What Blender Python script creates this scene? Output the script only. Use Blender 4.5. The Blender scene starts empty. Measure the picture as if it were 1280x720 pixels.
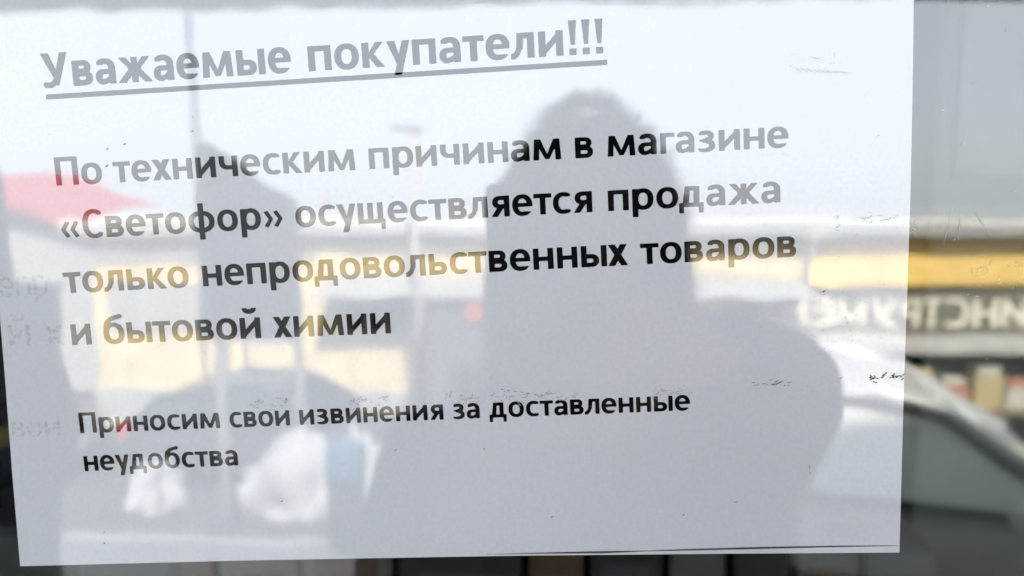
import bpy, bmesh, math, random
import numpy as np
from mathutils import Vector, Matrix
R = math.radians
random.seed(7)
S = bpy.context.scene
C = S.collection

# ------------------------------------------------------------ camera
cam = bpy.data.cameras.new("camera")
cam.sensor_width = 36.0
cam.lens = 26.0
cam.clip_start = 0.01
cam.clip_end = 3000
cam.dof.use_dof = True
cam.dof.focus_distance = 0.238
cam.dof.aperture_fstop = 7.2
camo = bpy.data.objects.new("camera", cam)
C.objects.link(camo)
_rg = ((0.9988, -0.0477, -0.0052), (0.0480, 0.9931, 0.1074), (0.0, -0.1075, 0.9942))   # columns: right, forward, up
camo.matrix_world = Matrix(((_rg[0][0], _rg[0][2], -_rg[0][1], 0.0),
                            (_rg[1][0], _rg[1][2], -_rg[1][1], -0.23643),
                            (_rg[2][0], _rg[2][2], -_rg[2][1], 2.5),
                            (0, 0, 0, 1)))
S.camera = camo

# ------------------------------------------------------------ sky, sun, exposure
SUN_EL, SUN_ROT = R(45), R(18)
W = bpy.data.worlds.new("World")
S.world = W
W.use_nodes = True
nt = W.node_tree
bg = nt.nodes["Background"]
sky = nt.nodes.new("ShaderNodeTexSky")
sky.sky_type = 'NISHITA'
sky.sun_disc = False
sky.sun_elevation = SUN_EL
sky.sun_rotation = SUN_ROT
sky.air_density = 1.0
sky.dust_density = 3.0
sky.ozone_density = 1.0
mixw = nt.nodes.new("ShaderNodeMix")
mixw.data_type = 'RGBA'
mixw.inputs[0].default_value = 0.72
mixw.inputs[7].default_value = (7.6, 8.0, 8.6, 1)          # even bright cloud cover
nt.links.new(sky.outputs[0], mixw.inputs[6])
nt.links.new(mixw.outputs[2], bg.inputs[0])
bg.inputs[1].default_value = 0.1
sun = bpy.data.lights.new("sun", 'SUN')
sun.energy = 5.0
sun.angle = R(3)
sun.color = (1.0, 0.93, 0.82)
suno = bpy.data.objects.new("sun", sun)
C.objects.link(suno)
_sd = Vector((math.sin(SUN_ROT) * math.cos(SUN_EL), math.cos(SUN_ROT) * math.cos(SUN_EL), math.sin(SUN_EL)))
suno.rotation_euler = _sd.to_track_quat('Z', 'Y').to_euler()
suno.location = (3, 8, 20)
S.view_settings.view_transform = 'Standard'
S.view_settings.look = 'None'
S.view_settings.gamma = 1
S.view_settings.exposure = 2.44
S.render.engine = 'CYCLES'
S.cycles.use_denoising = True
S.cycles.max_bounces = 10
S.cycles.transparent_max_bounces = 16

# ------------------------------------------------------------ materials
def mat(name, col, rough=0.6, metal=0.0, ior=1.45, noise=0.0, nscale=8.0, bump=0.0, bscale=60.0, stretch=(1, 1, 1)):
    m = bpy.data.materials.new(name)
    m.use_nodes = True
    n = m.node_tree.nodes
    l = m.node_tree.links
    p = n["Principled BSDF"]
    p.inputs["Base Color"].default_value = (*col, 1)
    p.inputs["Roughness"].default_value = rough
    p.inputs["Metallic"].default_value = metal
    p.inputs["IOR"].default_value = ior
    tc = n.new("ShaderNodeTexCoord")
    mp = n.new("ShaderNodeMapping")
    mp.inputs["Scale"].default_value = stretch
    l.new(tc.outputs["Object"], mp.inputs["Vector"])
    if noise:
        t = n.new("ShaderNodeTexNoise")
        t.inputs["Scale"].default_value = nscale
        t.inputs["Detail"].default_value = 6
        l.new(mp.outputs[0], t.inputs["Vector"])
        r = n.new("ShaderNodeMapRange")
        r.inputs["From Min"].default_value = 0.25
        r.inputs["From Max"].default_value = 0.75
        r.inputs["To Min"].default_value = 1 - noise
        r.inputs["To Max"].default_value = 1 + noise
        l.new(t.outputs[0], r.inputs["Value"])
        mx = n.new("ShaderNodeMix")
        mx.data_type = 'RGBA'
        mx.blend_type = 'MULTIPLY'
        mx.inputs[0].default_value = 1
        mx.inputs[6].default_value = (*col, 1)
        l.new(r.outputs[0], mx.inputs[7])
        l.new(mx.outputs[2], p.inputs["Base Color"])
    if bump:
        t2 = n.new("ShaderNodeTexNoise")
        t2.inputs["Scale"].default_value = bscale
        t2.inputs["Detail"].default_value = 4
        l.new(mp.outputs[0], t2.inputs["Vector"])
        b = n.new("ShaderNodeBump")
        b.inputs["Strength"].default_value = bump
        b.inputs["Distance"].default_value = 0.01
        l.new(t2.outputs[0], b.inputs["Height"])
        l.new(b.outputs[0], p.inputs["Normal"])
    return m

def film(name, col, fleck=0.0):
    """print under a clear glossy film: strong mirror coat, faint ripples in the film"""
    m = bpy.data.materials.new(name)
    m.use_nodes = True
    n = m.node_tree.nodes
    l = m.node_tree.links
    p = n["Principled BSDF"]
    p.inputs["Base Color"].default_value = (*col, 1)
    p.inputs["Roughness"].default_value = 0.015
    p.inputs["IOR"].default_value = 2.03
    tc = n.new("ShaderNodeTexCoord")
    # broad ripples of the film
    t = n.new("ShaderNodeTexNoise")
    t.inputs["Scale"].default_value = 26
    t.inputs["Detail"].default_value = 2
    l.new(tc.outputs["Object"], t.inputs["Vector"])
    b = n.new("ShaderNodeBump")
    b.inputs["Strength"].default_value = 1.0
    b.inputs["Distance"].default_value = 0.00011
    l.new(t.outputs[0], b.inputs["Height"])
    # fine horizontal paper grain, stronger in patches
    mp = n.new("ShaderNodeMapping")
    mp.inputs["Scale"].default_value = (90, 90, 900)
    l.new(tc.outputs["Object"], mp.inputs["Vector"])
    t2 = n.new("ShaderNodeTexNoise")
    t2.inputs["Scale"].default_value = 1.0
    t2.inputs["Detail"].default_value = 3
    l.new(mp.outputs[0], t2.inputs["Vector"])
    t3 = n.new("ShaderNodeTexNoise")
    t3.inputs["Scale"].default_value = 16
    l.new(tc.outputs["Object"], t3.inputs["Vector"])
    mr = n.new("ShaderNodeMapRange")
    mr.inputs["From Min"].default_value = 0.42
    mr.inputs["From Max"].default_value = 0.7
    l.new(t3.outputs[0], mr.inputs["Value"])
    mu = n.new("ShaderNodeMath")
    mu.operation = 'MULTIPLY'
    l.new(t2.outputs[0], mu.inputs[0])
    l.new(mr.outputs[0], mu.inputs[1])
    b2 = n.new("ShaderNodeBump")
    b2.inputs["Strength"].default_value = 0.5
    b2.inputs["Distance"].default_value = 0.000007
    l.new(mu.outputs[0], b2.inputs["Height"])
    l.new(b.outputs[0], b2.inputs["Normal"])
    l.new(b2.outputs[0], p.inputs["Normal"])
    if fleck:
        f = n.new("ShaderNodeTexNoise")
        f.inputs["Scale"].default_value = 700
        f.inputs["Detail"].default_value = 3
        l.new(tc.outputs["Object"], f.inputs["Vector"])
        f2 = n.new("ShaderNodeMapRange")
        f2.inputs["From Min"].default_value = 0.3
        f2.inputs["From Max"].default_value = 0.7
        f2.inputs["To Min"].default_value = 1 - fleck
        f2.inputs["To Max"].default_value = 1 + fleck * 0.4
        l.new(f.outputs[0], f2.inputs["Value"])
        g2 = n.new("ShaderNodeMix")
        g2.data_type = 'RGBA'
        g2.blend_type = 'MULTIPLY'
        g2.inputs[0].default_value = 1
        g2.inputs[6].default_value = (*col, 1)
        l.new(f2.outputs[0], g2.inputs[7])
        l.new(g2.outputs[2], p.inputs["Base Color"])
    return m

def glass(name, face_reflect, tint):
    m = bpy.data.materials.new(name)
    m.use_nodes = True
    n = m.node_tree.nodes
    l = m.node_tree.links
    n.remove(n["Principled BSDF"])
    out = n["Material Output"]
    tr = n.new("ShaderNodeBsdfTransparent")
    tr.inputs[0].default_value = (*tint, 1)
    gl = n.new("ShaderNodeBsdfGlossy")
    gl.inputs["Roughness"].default_value = 0.0
    mx = n.new("ShaderNodeMixShader")
    lw = n.new("ShaderNodeLayerWeight")
    lw.inputs[0].default_value = 0.25
    mr = n.new("ShaderNodeMapRange")
    mr.inputs["To Min"].default_value = face_reflect
    mr.inputs["To Max"].default_value = 0.9
    pw = n.new("ShaderNodeMath")
    pw.operation = 'POWER'
    pw.inputs[1].default_value = 3
    l.new(lw.outputs["Facing"], pw.inputs[0])
    l.new(pw.outputs[0], mr.inputs["Value"])
    l.new(mr.outputs[0], mx.inputs[0])
    tc = n.new("ShaderNodeTexCoord")
    t = n.new("ShaderNodeTexNoise")
    t.inputs["Scale"].default_value = 14
    t.inputs["Detail"].default_value = 2
    l.new(tc.outputs["Object"], t.inputs["Vector"])
    b = n.new("ShaderNodeBump")
    b.inputs["Strength"].default_value = 1.0
    b.inputs["Distance"].default_value = 0.00018
    l.new(t.outputs[0], b.inputs["Height"])
    l.new(b.outputs[0], gl.inputs["Normal"])
    mp = n.new("ShaderNodeMapping")                      # wiped smears: slightly dull streaks
    mp.inputs["Scale"].default_value = (22, 22, 3)
    mp.inputs["Rotation"].default_value = (0, R(12), 0)
    l.new(tc.outputs["Object"], mp.inputs["Vector"])
    t2 = n.new("ShaderNodeTexNoise")
    t2.inputs["Scale"].default_value = 1.6
    t2.inputs["Detail"].default_value = 5
    l.new(mp.outputs[0], t2.inputs["Vector"])
    r2 = n.new("ShaderNodeMapRange")
    r2.inputs["From Min"].default_value = 0.45
    r2.inputs["From Max"].default_value = 0.75
    r2.inputs["To Max"].default_value = 0.03
    l.new(t2.outputs[0], r2.inputs["Value"])
    l.new(r2.outputs[0], gl.inputs["Roughness"])
    l.new(tr.outputs[0], mx.inputs[1])
    l.new(gl.outputs[0], mx.inputs[2])
    l.new(mx.outputs[0], out.inputs[0])
    return m

M = dict(
    paper=film("paper_film", (0.71, 0.747, 0.81), 0.05),
    ink=film("ink_film", (0.004, 0.0045, 0.006)),
    ghost=film("faint_toner", (0.685, 0.72, 0.78), 0.30),
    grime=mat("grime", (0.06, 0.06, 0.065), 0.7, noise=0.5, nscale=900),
    palegrime=mat("pale_residue", (0.62, 0.60, 0.55), 0.6, noise=0.3, nscale=500),
    scuff=mat("scuff", (0.30, 0.305, 0.32), 0.6, noise=0.5, nscale=1500),
    glass=glass("window_glass", 0.092, (0.93, 0.96, 0.95)),
    carglass=mat("car_glass", (0.02, 0.025, 0.028), 0.02, ior=1.9),
    skypane=mat("sky_painted_window", (0.66, 0.70, 0.69), 0.03, ior=2.0),  # opaque pale colour stands in for sky reflected in the car windows
    snow=mat("old_snow", (0.33, 0.34, 0.36), 0.8, noise=0.12, nscale=6, bump=0.6, bscale=25),
    pvc=mat("white_pvc", (0.75, 0.75, 0.74), 0.35, noise=0.05),
    plaster=mat("shop_plaster", (0.55, 0.53, 0.49), 0.9, noise=0.15, nscale=3, bump=0.3),
    tin=mat("tin_roof", (0.34, 0.35, 0.36), 0.5, noise=0.2, nscale=2),
    concrete=mat("concrete", (0.30, 0.29, 0.28), 0.9, noise=0.25, nscale=5, bump=0.4),
    ground=mat("asphalt_ground", (0.05, 0.049, 0.048), 0.9, noise=0.35, nscale=0.8, bump=0.4),
    steel=mat("painted_steel", (0.24, 0.245, 0.26), 0.45, noise=0.1),
    panel=mat("grey_panel", (0.07, 0.075, 0.085), 0.55, noise=0.25, nscale=3, stretch=(4, 4, 0.5)),
    canopy=mat("canopy_sheet", (0.20, 0.205, 0.21), 0.6, noise=0.1),
    yellow=mat("yellow_render", (0.86, 0.58, 0.17), 0.85, noise=0.22, nscale=1.3),
    cream=mat("cream_render", (0.62, 0.51, 0.30), 0.85, noise=0.28, nscale=2.2),
    eave=mat("eave_board", (0.13, 0.10, 0.075), 0.8, noise=0.2),
    fascia=mat("grey_fascia", (0.33, 0.33, 0.33), 0.6, noise=0.15, nscale=2),
    signback=mat("sign_board", (0.14, 0.132, 0.105), 0.7, noise=0.2, nscale=2),
    signletter=mat("sign_letter", (0.68, 0.65, 0.54), 0.6, noise=0.15, nscale=4),
    white=mat("white_paint", (0.74, 0.74, 0.72), 0.55, noise=0.1, nscale=3),
    stallshade=mat("painted_shade", (0.025, 0.023, 0.02), 0.9, noise=0.3),
    red=mat("red_sheet", (0.36, 0.06, 0.065), 0.6, noise=0.15, nscale=2),
    silver=mat("silver_paint", (0.45, 0.46, 0.46), 0.3, 0.1, noise=0.05),
    graphite=mat("dark_car_paint", (0.07, 0.075, 0.09), 0.18, 0.2, noise=0.05),
    rubber=mat("tyre_rubber", (0.02, 0.02, 0.02), 0.85, noise=0.2),
    rim=mat("alloy_rim", (0.45, 0.45, 0.46), 0.3, 0.8, noise=0.05),
    trim=mat("black_trim", (0.02, 0.02, 0.022), 0.5, noise=0.2),
    lamp=mat("clear_lamp", (0.7, 0.7, 0.68), 0.1, noise=0.1),
    redlamp=mat("red_lamp", (0.4, 0.02, 0.02), 0.15, noise=0.1),
    coat=mat("dark_coat", (0.018, 0.019, 0.023), 0.85, noise=0.3, nscale=30, bump=0.3),
    coat2=mat("grey_coat", (0.035, 0.036, 0.04), 0.85, noise=0.3, nscale=30, bump=0.3),
    fur=mat("grey_fur", (0.34, 0.33, 0.32), 0.95, noise=0.5, nscale=120),
    jeans=mat("dark_trousers", (0.02, 0.022, 0.03), 0.9, noise=0.3, nscale=40),
    skin=mat("skin", (0.42, 0.26, 0.19), 0.55, noise=0.1, nscale=20),
    eyeball=mat("eyeball", (0.42, 0.38, 0.36), 0.3, noise=0.05),
    hair=mat("dark_hair", (0.03, 0.02, 0.015), 0.6, noise=0.3, nscale=90),
    phone=mat("phone_body", (0.015, 0.015, 0.017), 0.3, noise=0.1),
    bluebin=mat("blue_plastic", (0.035, 0.11, 0.19), 0.5, noise=0.1),
    wood=mat("shelf_wood", (0.20, 0.15, 0.10), 0.7, noise=0.3, nscale=6, stretch=(1, 8, 8)),
    innerwall=mat("inner_paint", (0.22, 0.225, 0.22), 0.9, noise=0.1),
    innerfloor=mat("inner_tiles", (0.22, 0.21, 0.20), 0.5, noise=0.2),
    cardboard=mat("cardboard", (0.30, 0.20, 0.12), 0.85, noise=0.2, nscale=10),
)
_boxcols = dict(olive=(0.045, 0.044, 0.034), darkred=(0.11, 0.016, 0.010), stone=(0.07, 0.068, 0.06), taupe=(0.085, 0.072, 0.06), black=(0.008, 0.007, 0.006), brown=(0.05, 0.025, 0.012),
                yellow=(0.42, 0.32, 0.07), navy=(0.015, 0.03, 0.07), slate=(0.025, 0.028, 0.033), orange=(0.30, 0.12, 0.05), grey=(0.055, 0.054, 0.05), blue=(0.06, 0.13, 0.26), white=(0.42, 0.42, 0.40))
_boxcols.update(sand=(0.46, 0.38, 0.20), moss=(0.20, 0.21, 0.10), clay=(0.44, 0.20, 0.14), pale=(0.50, 0.48, 0.42), rust=(0.30, 0.15, 0.08), rose=(0.45, 0.24, 0.22))
for k, v in _boxcols.items():
    M["pk_" + k] = mat("pack_" + k, v, 0.6, noise=0.2, nscale=15)

# ------------------------------------------------------------ helpers
def obj(name, bm_or_me, m, parent=None, smooth=False):
    if isinstance(bm_or_me, bmesh.types.BMesh):
        me = bpy.data.meshes.new(name)
        bmesh.ops.recalc_face_normals(bm_or_me, faces=bm_or_me.faces[:])
        bm_or_me.to_mesh(me)
        bm_or_me.free()
    else:
        me = bm_or_me
    for mm in (m if isinstance(m, (list, tuple)) else [m]):
        me.materials.append(mm)
    if smooth:
        for p in me.polygons:
            p.use_smooth = True
    o = bpy.data.objects.new(name, me)
    C.objects.link(o)
    if parent is not None:
        o.parent = parent
    return o

def tag(o, label, cat, group=None, kind=None):
    o["label"] = label
    o["category"] = cat
    if group:
        o["group"] = group
    if kind:
        o["kind"] = kind
    return o

def struct(o, label, cat):
    return tag(o, label, cat, kind="structure")

def thing(name, loc, label, cat, group=None, rz=0):
    o = bpy.data.objects.new(name, None)
    o.empty_display_size = 0.1
    C.objects.link(o)
    o.location = loc
    o.rotation_euler = (0, 0, rz)
    return tag(o, label, cat, group)

def bx(bm, x0, x1, y0, y1, z0, z1, bev=0.0):
    r = bmesh.ops.create_cube(bm, size=1)
    for v in r["verts"]:
        v.co = Vector((x0 + (v.co.x + .5) * (x1 - x0), y0 + (v.co.y + .5) * (y1 - y0), z0 + (v.co.z + .5) * (z1 - z0)))
    if bev:
        es = list({e for v in r["verts"] for e in v.link_edges})
        bmesh.ops.bevel(bm, geom=es, offset=bev, segments=2, affect='EDGES', profile=0.6)
    return bm

def box(*a, bev=0.0):
    return bx(bmesh.new(), *a, bev=bev)

def tube(bm, pts, rad, n=14, cap=True):
    pts = [Vector(p) for p in pts]
    rings = []
    for i, p in enumerate(pts):
        d = (pts[min(i + 1, len(pts) - 1)] - pts[max(i - 1, 0)]).normalized()
        a = d.orthogonal().normalized() if i == 0 else (a - d * a.dot(d)).normalized()
        b = d.cross(a)
        rr = rad[i] if isinstance(rad, (list, tuple)) else rad
        rings.append([bm.verts.new(p + (a * math.cos(2 * math.pi * k / n) + b * math.sin(2 * math.pi * k / n)) * rr) for k in range(n)])
    for q, w in zip(rings, rings[1:]):
        for k in range(n):
            bm.faces.new((q[k], q[(k + 1) % n], w[(k + 1) % n], w[k]))
    if cap:
        bm.faces.new(rings[0])
        bm.faces.new(rings[-1])
    return bm

def prism(bm, pts2, f0, f1):
    a = [bm.verts.new(f0(*p)) for p in pts2]
    b = [bm.verts.new(f1(*p)) for p in pts2]
    n = len(pts2)
    bm.faces.new(a)
    bm.faces.new(b[::-1])
    for i in range(n):
        bm.faces.new((a[i], a[(i + 1) % n], b[(i + 1) % n], b[i]))
    return bm

# ------------------------------------------------------------ lettering: glyph fields, contoured to flat meshes
def P_(x, y, *pts):                      # convex polygon
    c = [sum(p[0] for p in pts) / len(pts), sum(p[1] for p in pts) / len(pts)]
    d = np.full(x.shape, -9.0)
    for (ax, ay), (bx_, by_) in zip(pts, pts[1:] + pts[:1]):
        nx, ny = by_ - ay, -(bx_ - ax)
        ln = math.hypot(nx, ny)
        nx, ny = nx / ln, ny / ln
        if (c[0] - ax) * nx + (c[1] - ay) * ny > 0:
            nx, ny = -nx, -ny
        d = np.maximum(d, (x - ax) * nx + (y - ay) * ny)
    return d

def B_(x, y, x0, x1, y0, y1):
    return np.maximum(np.maximum(x0 - x, x - x1), np.maximum(y0 - y, y - y1))

def E_(x, y, cx, cy, rx, ry, pw=2.25):
    k = (np.abs((x - cx) / rx) ** pw + np.abs((y - cy) / ry) ** pw) ** (1 / pw)
    return (k - 1) * min(rx, ry)

def ring(x, y, cx, cy, rx, ry, s, b):
    return np.maximum(E_(x, y, cx, cy, rx, ry), -E_(x, y, cx, cy, rx - s, ry - b))

def seg(x, y, ax, ay, bx_, by_, r):
    dx, dy = bx_ - ax, by_ - ay
    t = np.clip(((x - ax) * dx + (y - ay) * dy) / (dx * dx + dy * dy), 0, 1)
    return np.hypot(x - ax - t * dx, y - ay - t * dy) - r

def poly_seg(x, y, pts, r):
    d = np.full(x.shape, 9.0)
    for a, b in zip(pts, pts[1:]):
        d = np.minimum(d, seg(x, y, *a, *b, r))
    return d

def U_(*a):
    d = a[0]
    for q in a[1:]:
        d = np.minimum(d, q)
    return d

def I_(*a):
    d = a[0]
    for q in a[1:]:
        d = np.maximum(d, q)
    return d

def D_(x, y, x0, x1, y0, y1, s, b):      # a bowl open to the left
    r = min((y1 - y0) * 0.62, x1 - x0)
    cx, cy, ry = x1 - r, (y0 + y1) / 2, (y1 - y0) / 2
    return U_(B_(x, y, x0, cx + .005, y0, y0 + b), B_(x, y, x0, cx + .005, y1 - b, y1), I_(ring(x, y, cx, cy, r, ry, s, b), cx - x))

CAP = 1.36
def field(ch, x, y, s, b, serifless=True):
    """signed distance of one letter (x-height 1) and its width"""
    V = lambda x0, y0=0, y1=1, w=s: B_(x, y, x0, x0 + w, y0, y1)
    H = lambda x0, x1, y0, t=b: B_(x, y, x0, x1, y0, y0 + t)
    caps = {'И': 'и', 'Н': 'н', 'Т': 'т', 'М': 'м', 'П': 'п', 'С': 'с'}
    if ch in caps:
        d, w = field(caps[ch], x / 1.16, y / CAP, s / 1.16, b / CAP)
        return d * 1.16, w * 1.16
    o = lambda cx=.5, rx=.5: ring(x, y, cx, .5, rx, .518, s, b)
    if ch == 'о': return o(), 1.0
    if ch == 'с':
        return I_(o(), x - .83, -I_(.46 - x, np.abs(y - .5) - .27 - (x - .46) * .12)), .84
    if ch == 'е':
        return U_(I_(o(.49, .49), -I_(.47 - x, y - (.5 - b * .5), .21 - y)), B_(x, y, .1, .9, .5 - b * .5, .5 + b * .42)) if False else \
            U_(I_(ring(x, y, .48, .5, .48, .518, s, b), -I_(.5 - x, y - .42, .2 - y), -I_(.89 - x, y - .42)), B_(x, y, .12, .95, .42, .42 + b * .88)), .96
    if ch == 'а':
        w = .86
        arch = I_(ring(x, y, .42, .62, .44, .398, s, b), .62 - y, -I_(.3 - x, y - .74) if False else -I_(x - .42, y - .72))
        arch = I_(ring(x, y, .42, .62, .44, .398, s, b), np.maximum(.62 - y, -(x - .08)), -I_(x - .3, y - .76))
        bowl = U_(I_(ring(x, y, .34, .29, .34, .308, s, b * .95), x - .36), B_(x, y, .34, .7, .598 - b * .92, .598), poly_seg(x, y, [(.34, b * .45 - .01), (.5, b * .6), (.68, .26)], b * .47))
        return U_(V(w - s, 0, .66), arch, bowl), w
    if ch == 'б':
        return U_(o(), poly_seg(x, y, [(s * .5, .52), (s * .52, .8), (.2, 1.02), (.38, 1.18), (.62, 1.26), (.85, 1.31)], b * .54)), 1.0
    if ch == 'в':
        return U_(V(0), D_(x, y, s * .5, .80, .46, 1.0, s * .95, b * .95), D_(x, y, s * .5, .86, 0, .58, s, b)), .86
    if ch == 'г': return U_(V(0), H(0, .66, 1 - b)), .66
    if ch == 'д':
        return U_(H(0, 1.12, 0), B_(x, y, 0, s * .82, -.29, b * .8), B_(x, y, 1.12 - s * .82, 1.12, -.29, b * .8), V(.94 - s), H(.3, .94, 1 - b),
                  P_(x, y, (.28, 1), (.28 + s * .9, 1), (.16 + s, 0.02), (.14, .02))), 1.12
    if ch == 'ж':
        c = .67
        a = []
        for sg in (-1, 1):
            f = lambda px, py: (c + sg * px, py)
            a += [P_(x, y, f(.05, .44), f(.05, .62), f(.35, 1), f(.35 + s * 1.15, 1), f(.2, .5)), P_(x, y, f(.05, .38), f(.2, .58), f(.24, .55), f(.43 + s * 1.1, 0), f(.40, 0))]
        return U_(V(c - s * .47, 0, 1, s * .94), B_(x, y, c - .28, c + .28, .42, .58), *a), 1.34
    if ch == 'з':
        u = I_(ring(x, y, .34, .745, .40, .273, s, b), -I_(x - .34, np.abs(y - .70) - .16 + .06))
        lo = I_(ring(x, y, .36, .285, .43, .303, s, b), -I_(x - .36, np.abs(y - .33) - .17))
        return U_(I_(u, .06 - x), I_(lo, .0 - x), B_(x, y, .22, .46, .535 - b * .5, .535 + b * .42)), .79
    if ch == 'и' or ch == 'й':
        w = .98
        d = U_(V(0), V(w - s), P_(x, y, (s * .6, 0), (w - s * .6, .66), (w - s * .6, 1), (s * .6, .34)))
        if ch == 'й':
            d = U_(d, I_(ring(x, y, w / 2, 1.50, .35, .32, s * .85, b * 1.05), y - 1.46))
        return d, w
    if ch == 'к':
        return U_(V(0), B_(x, y, s * .5, .42, .41, .59), P_(x, y, (.25, .42), (.30, .62), (.56, 1), (.56 + s * 1.15, 1), (.44, .5)), P_(x, y, (.27, .42), (.44, .58), (.92, 0), (.92 - s * 1.2, 0))), .92
    if ch == 'л':
        return U_(V(.95 - s), H(.28, .95, 1 - b), P_(x, y, (.27, 1), (.27 + s * .92, 1), (.24 + s * .86, .36), (.225, .36)),
                  I_(poly_seg(x, y, [(.25 + s * .36, .40), (.2 + s * .2, .2), (.13, .085), (-.05, .075)], b * .52), -x)), .95
    if ch == 'м':
        w = 1.30
        a = []
        for sg in (-1, 1):
            f = lambda px, py: (w / 2 + sg * px, py)
            a += [P_(x, y, f(.65, 0), f(.65 - s, 0), f(.61 - s, 1), f(.585, 1)), P_(x, y, f(.585, 1), f(.30, 1), f(-.10, .04), f(.10, .04))]
        return U_(*a), w
    if ch == 'н': return U_(V(0), V(.95 - s), H(.02, .93, .5 - b * .5)), .95
    if ch == 'п': return U_(V(0), V(.95 - s), H(.02, .93, 1 - b)), .95
    if ch == 'р': return U_(V(0, -.36, 1), I_(ring(x, y, .50, .5, .48, .518, s, b), s * .4 - x)), .98
    if ch == 'т': return U_(V(.43 - s * .5), H(0, .86, 1 - b)), .86
    if ch == 'у':
        return U_(P_(x, y, (0, 1), (s * 1.14, 1), (.59, .10), (.40, .02)), P_(x, y, (.94, 1), (.94 - s * 1.08, 1), (.26, -.36), (.26 + s * 1.05, -.36))), .94
    if ch == 'ф': return U_(V(.64 - s * .5, -.36, 1.38), ring(x, y, .64, .5, .64, .518, s, b)), 1.28
    if ch == 'х': return U_(P_(x, y, (0, 0), (s * 1.2, 0), (.89, 1), (.89 - s * 1.2, 1)), P_(x, y, (0, 1), (s * 1.2, 1), (.92, 0), (.92 - s * 1.2, 0))), .92
    if ch == 'ч':
        return U_(V(.9 - s), V(0, .72, 1), I_(ring(x, y, .42, .74, .42, .40, s, b), y - .74, x - .45), H(.42, .9, .34)), .9
    if ch == 'щ': return U_(V(0), V(.58 - s * .5 + .03), V(1.22 - s), H(0, 1.30, 0), B_(x, y, 1.32 - s * .78, 1.32, -.29, b * .9)), 1.32
    if ch == 'ь': return U_(V(0), D_(x, y, s * .5, .86, 0, .61, s, b)), .86
    if ch == 'ы': return U_(V(0), D_(x, y, s * .5, .84, 0, .61, s, b), V(1.20 - s)), 1.20
    if ch == 'я':
        xm = .88 - x
        return U_(V(.88 - s), D_(xm, y, s * .5, .82, .39, 1, s, b), P_(x, y, (0, 0), (s * 1.12, 0), (.34 + s, .44), (.33, .5))), .88
    if ch in '«»':
        xx = x if ch == '«' else .92 - x
        a = []
        for ox in (0, .46):
            a += [P_(xx, y, (ox, .46), (ox + .25, .86), (ox + .44, .80), (ox + .22, .46)), P_(xx, y, (ox, .46), (ox + .25, .06), (ox + .44, .12), (ox + .22, .46))]
        return U_(*a), .92
    if ch == '!': return U_(P_(x, y, (-.015, CAP), (s + .015, CAP), (s * .78, .40), (s * .22, .40)), V(0, 0, .26)), s
    if ch == 'У':
        return U_(P_(x, y, (0, CAP), (s * 1.2, CAP), (.62 + s * .3, .50), (.62, .36), (.50, .36)), P_(x, y, (1.16, CAP), (1.16 - s * 1.12, CAP), (.44, .10), (.44 + s * .9, .06)),
                  poly_seg(x, y, [(.60, .30), (.50, .16), (.36, .085), (.14, .10)], b * .52)), 1.16
    if ch == 'Р': return U_(V(0, 0, CAP), D_(x, y, s * .5, 1.0, .50, CAP, s, b)), 1.0
    if ch == 'Е': return U_(V(0, 0, CAP), B_(x, y, 0, .86, 0, b), B_(x, y, 0, .82, .62, .62 + b), B_(x, y, 0, .86, CAP - b, CAP)), .86
    raise ValueError(ch)

_gc = {}
def glyph(ch, s, b, soft, res):
    key = (ch, s, b, soft, res)
    if key in _gc:
        return _gc[key]
    h = 1.0 / res
    xs = np.arange(-.12, 1.75, h)
    ys = np.arange(-.48, 1.85, h)
    x, y = np.meshgrid(xs, ys)
    d, w = field(ch, x, y, s, b)
    d = np.clip(d, -.3, .3)
    for _ in range(soft):                # rounds the corners a little, as toner does
        e = np.pad(d, 1, mode='edge')
        d = (4 * e[1:-1, 1:-1] + 2 * (e[:-2, 1:-1] + e[2:, 1:-1] + e[1:-1, :-2] + e[1:-1, 2:]) + e[:-2, :-2] + e[:-2, 2:] + e[2:, :-2] + e[2:, 2:]) / 16
    d = np.where(np.abs(d) < 1e-6, 1e-6, d)
    verts, vid, faces = [], {}, []
    def node(i, j):
        k = (i, j)
        if k not in vid:
            vid[k] = len(verts)
            verts.append((xs[j], ys[i]))
        return vid[k]
    def cut(i0, j0, i1, j1):
        k = (min((i0, j0), (i1, j1)), max((i0, j0), (i1, j1)))
        if k not in vid:
            t = d[i0, j0] / (d[i0, j0] - d[i1, j1])
            vid[k] = len(verts)
            verts.append((xs[j0] + t * (xs[j1] - xs[j0]), ys[i0] + t * (ys[i1] - ys[i0])))
        return vid[k]
    inn = d < 0
    cnt = inn[:-1, :-1].astype(int) + inn[1:, :-1] + inn[:-1, 1:] + inn[1:, 1:]
    for i, j in zip(*np.nonzero(cnt)):
        q = [(i, j), (i, j + 1), (i + 1, j + 1), (i + 1, j)]
        f = []
        for a in range(4):
            p0, p1 = q[a], q[(a + 1) % 4]
            if inn[p0]:
                f.append(node(*p0))
            if inn[p0] != inn[p1]:
                f.append(cut(*p0, *p1))
        if len(f) > 2:
            faces.append(f)
    _gc[key] = (verts, faces, w)
    return _gc[key]

def gap(a, b_):
    g = .17
    if a in 'осебрьы' or b_ in 'осеа':
        g -= .035
    if a in 'тгу' or b_ in 'тху' or a in 'хк':
        g -= .075
    if b_ in 'лд':
        g -= .10
    if a in 'П' and b_ in 'о':
        g += .02
    return g

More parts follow.
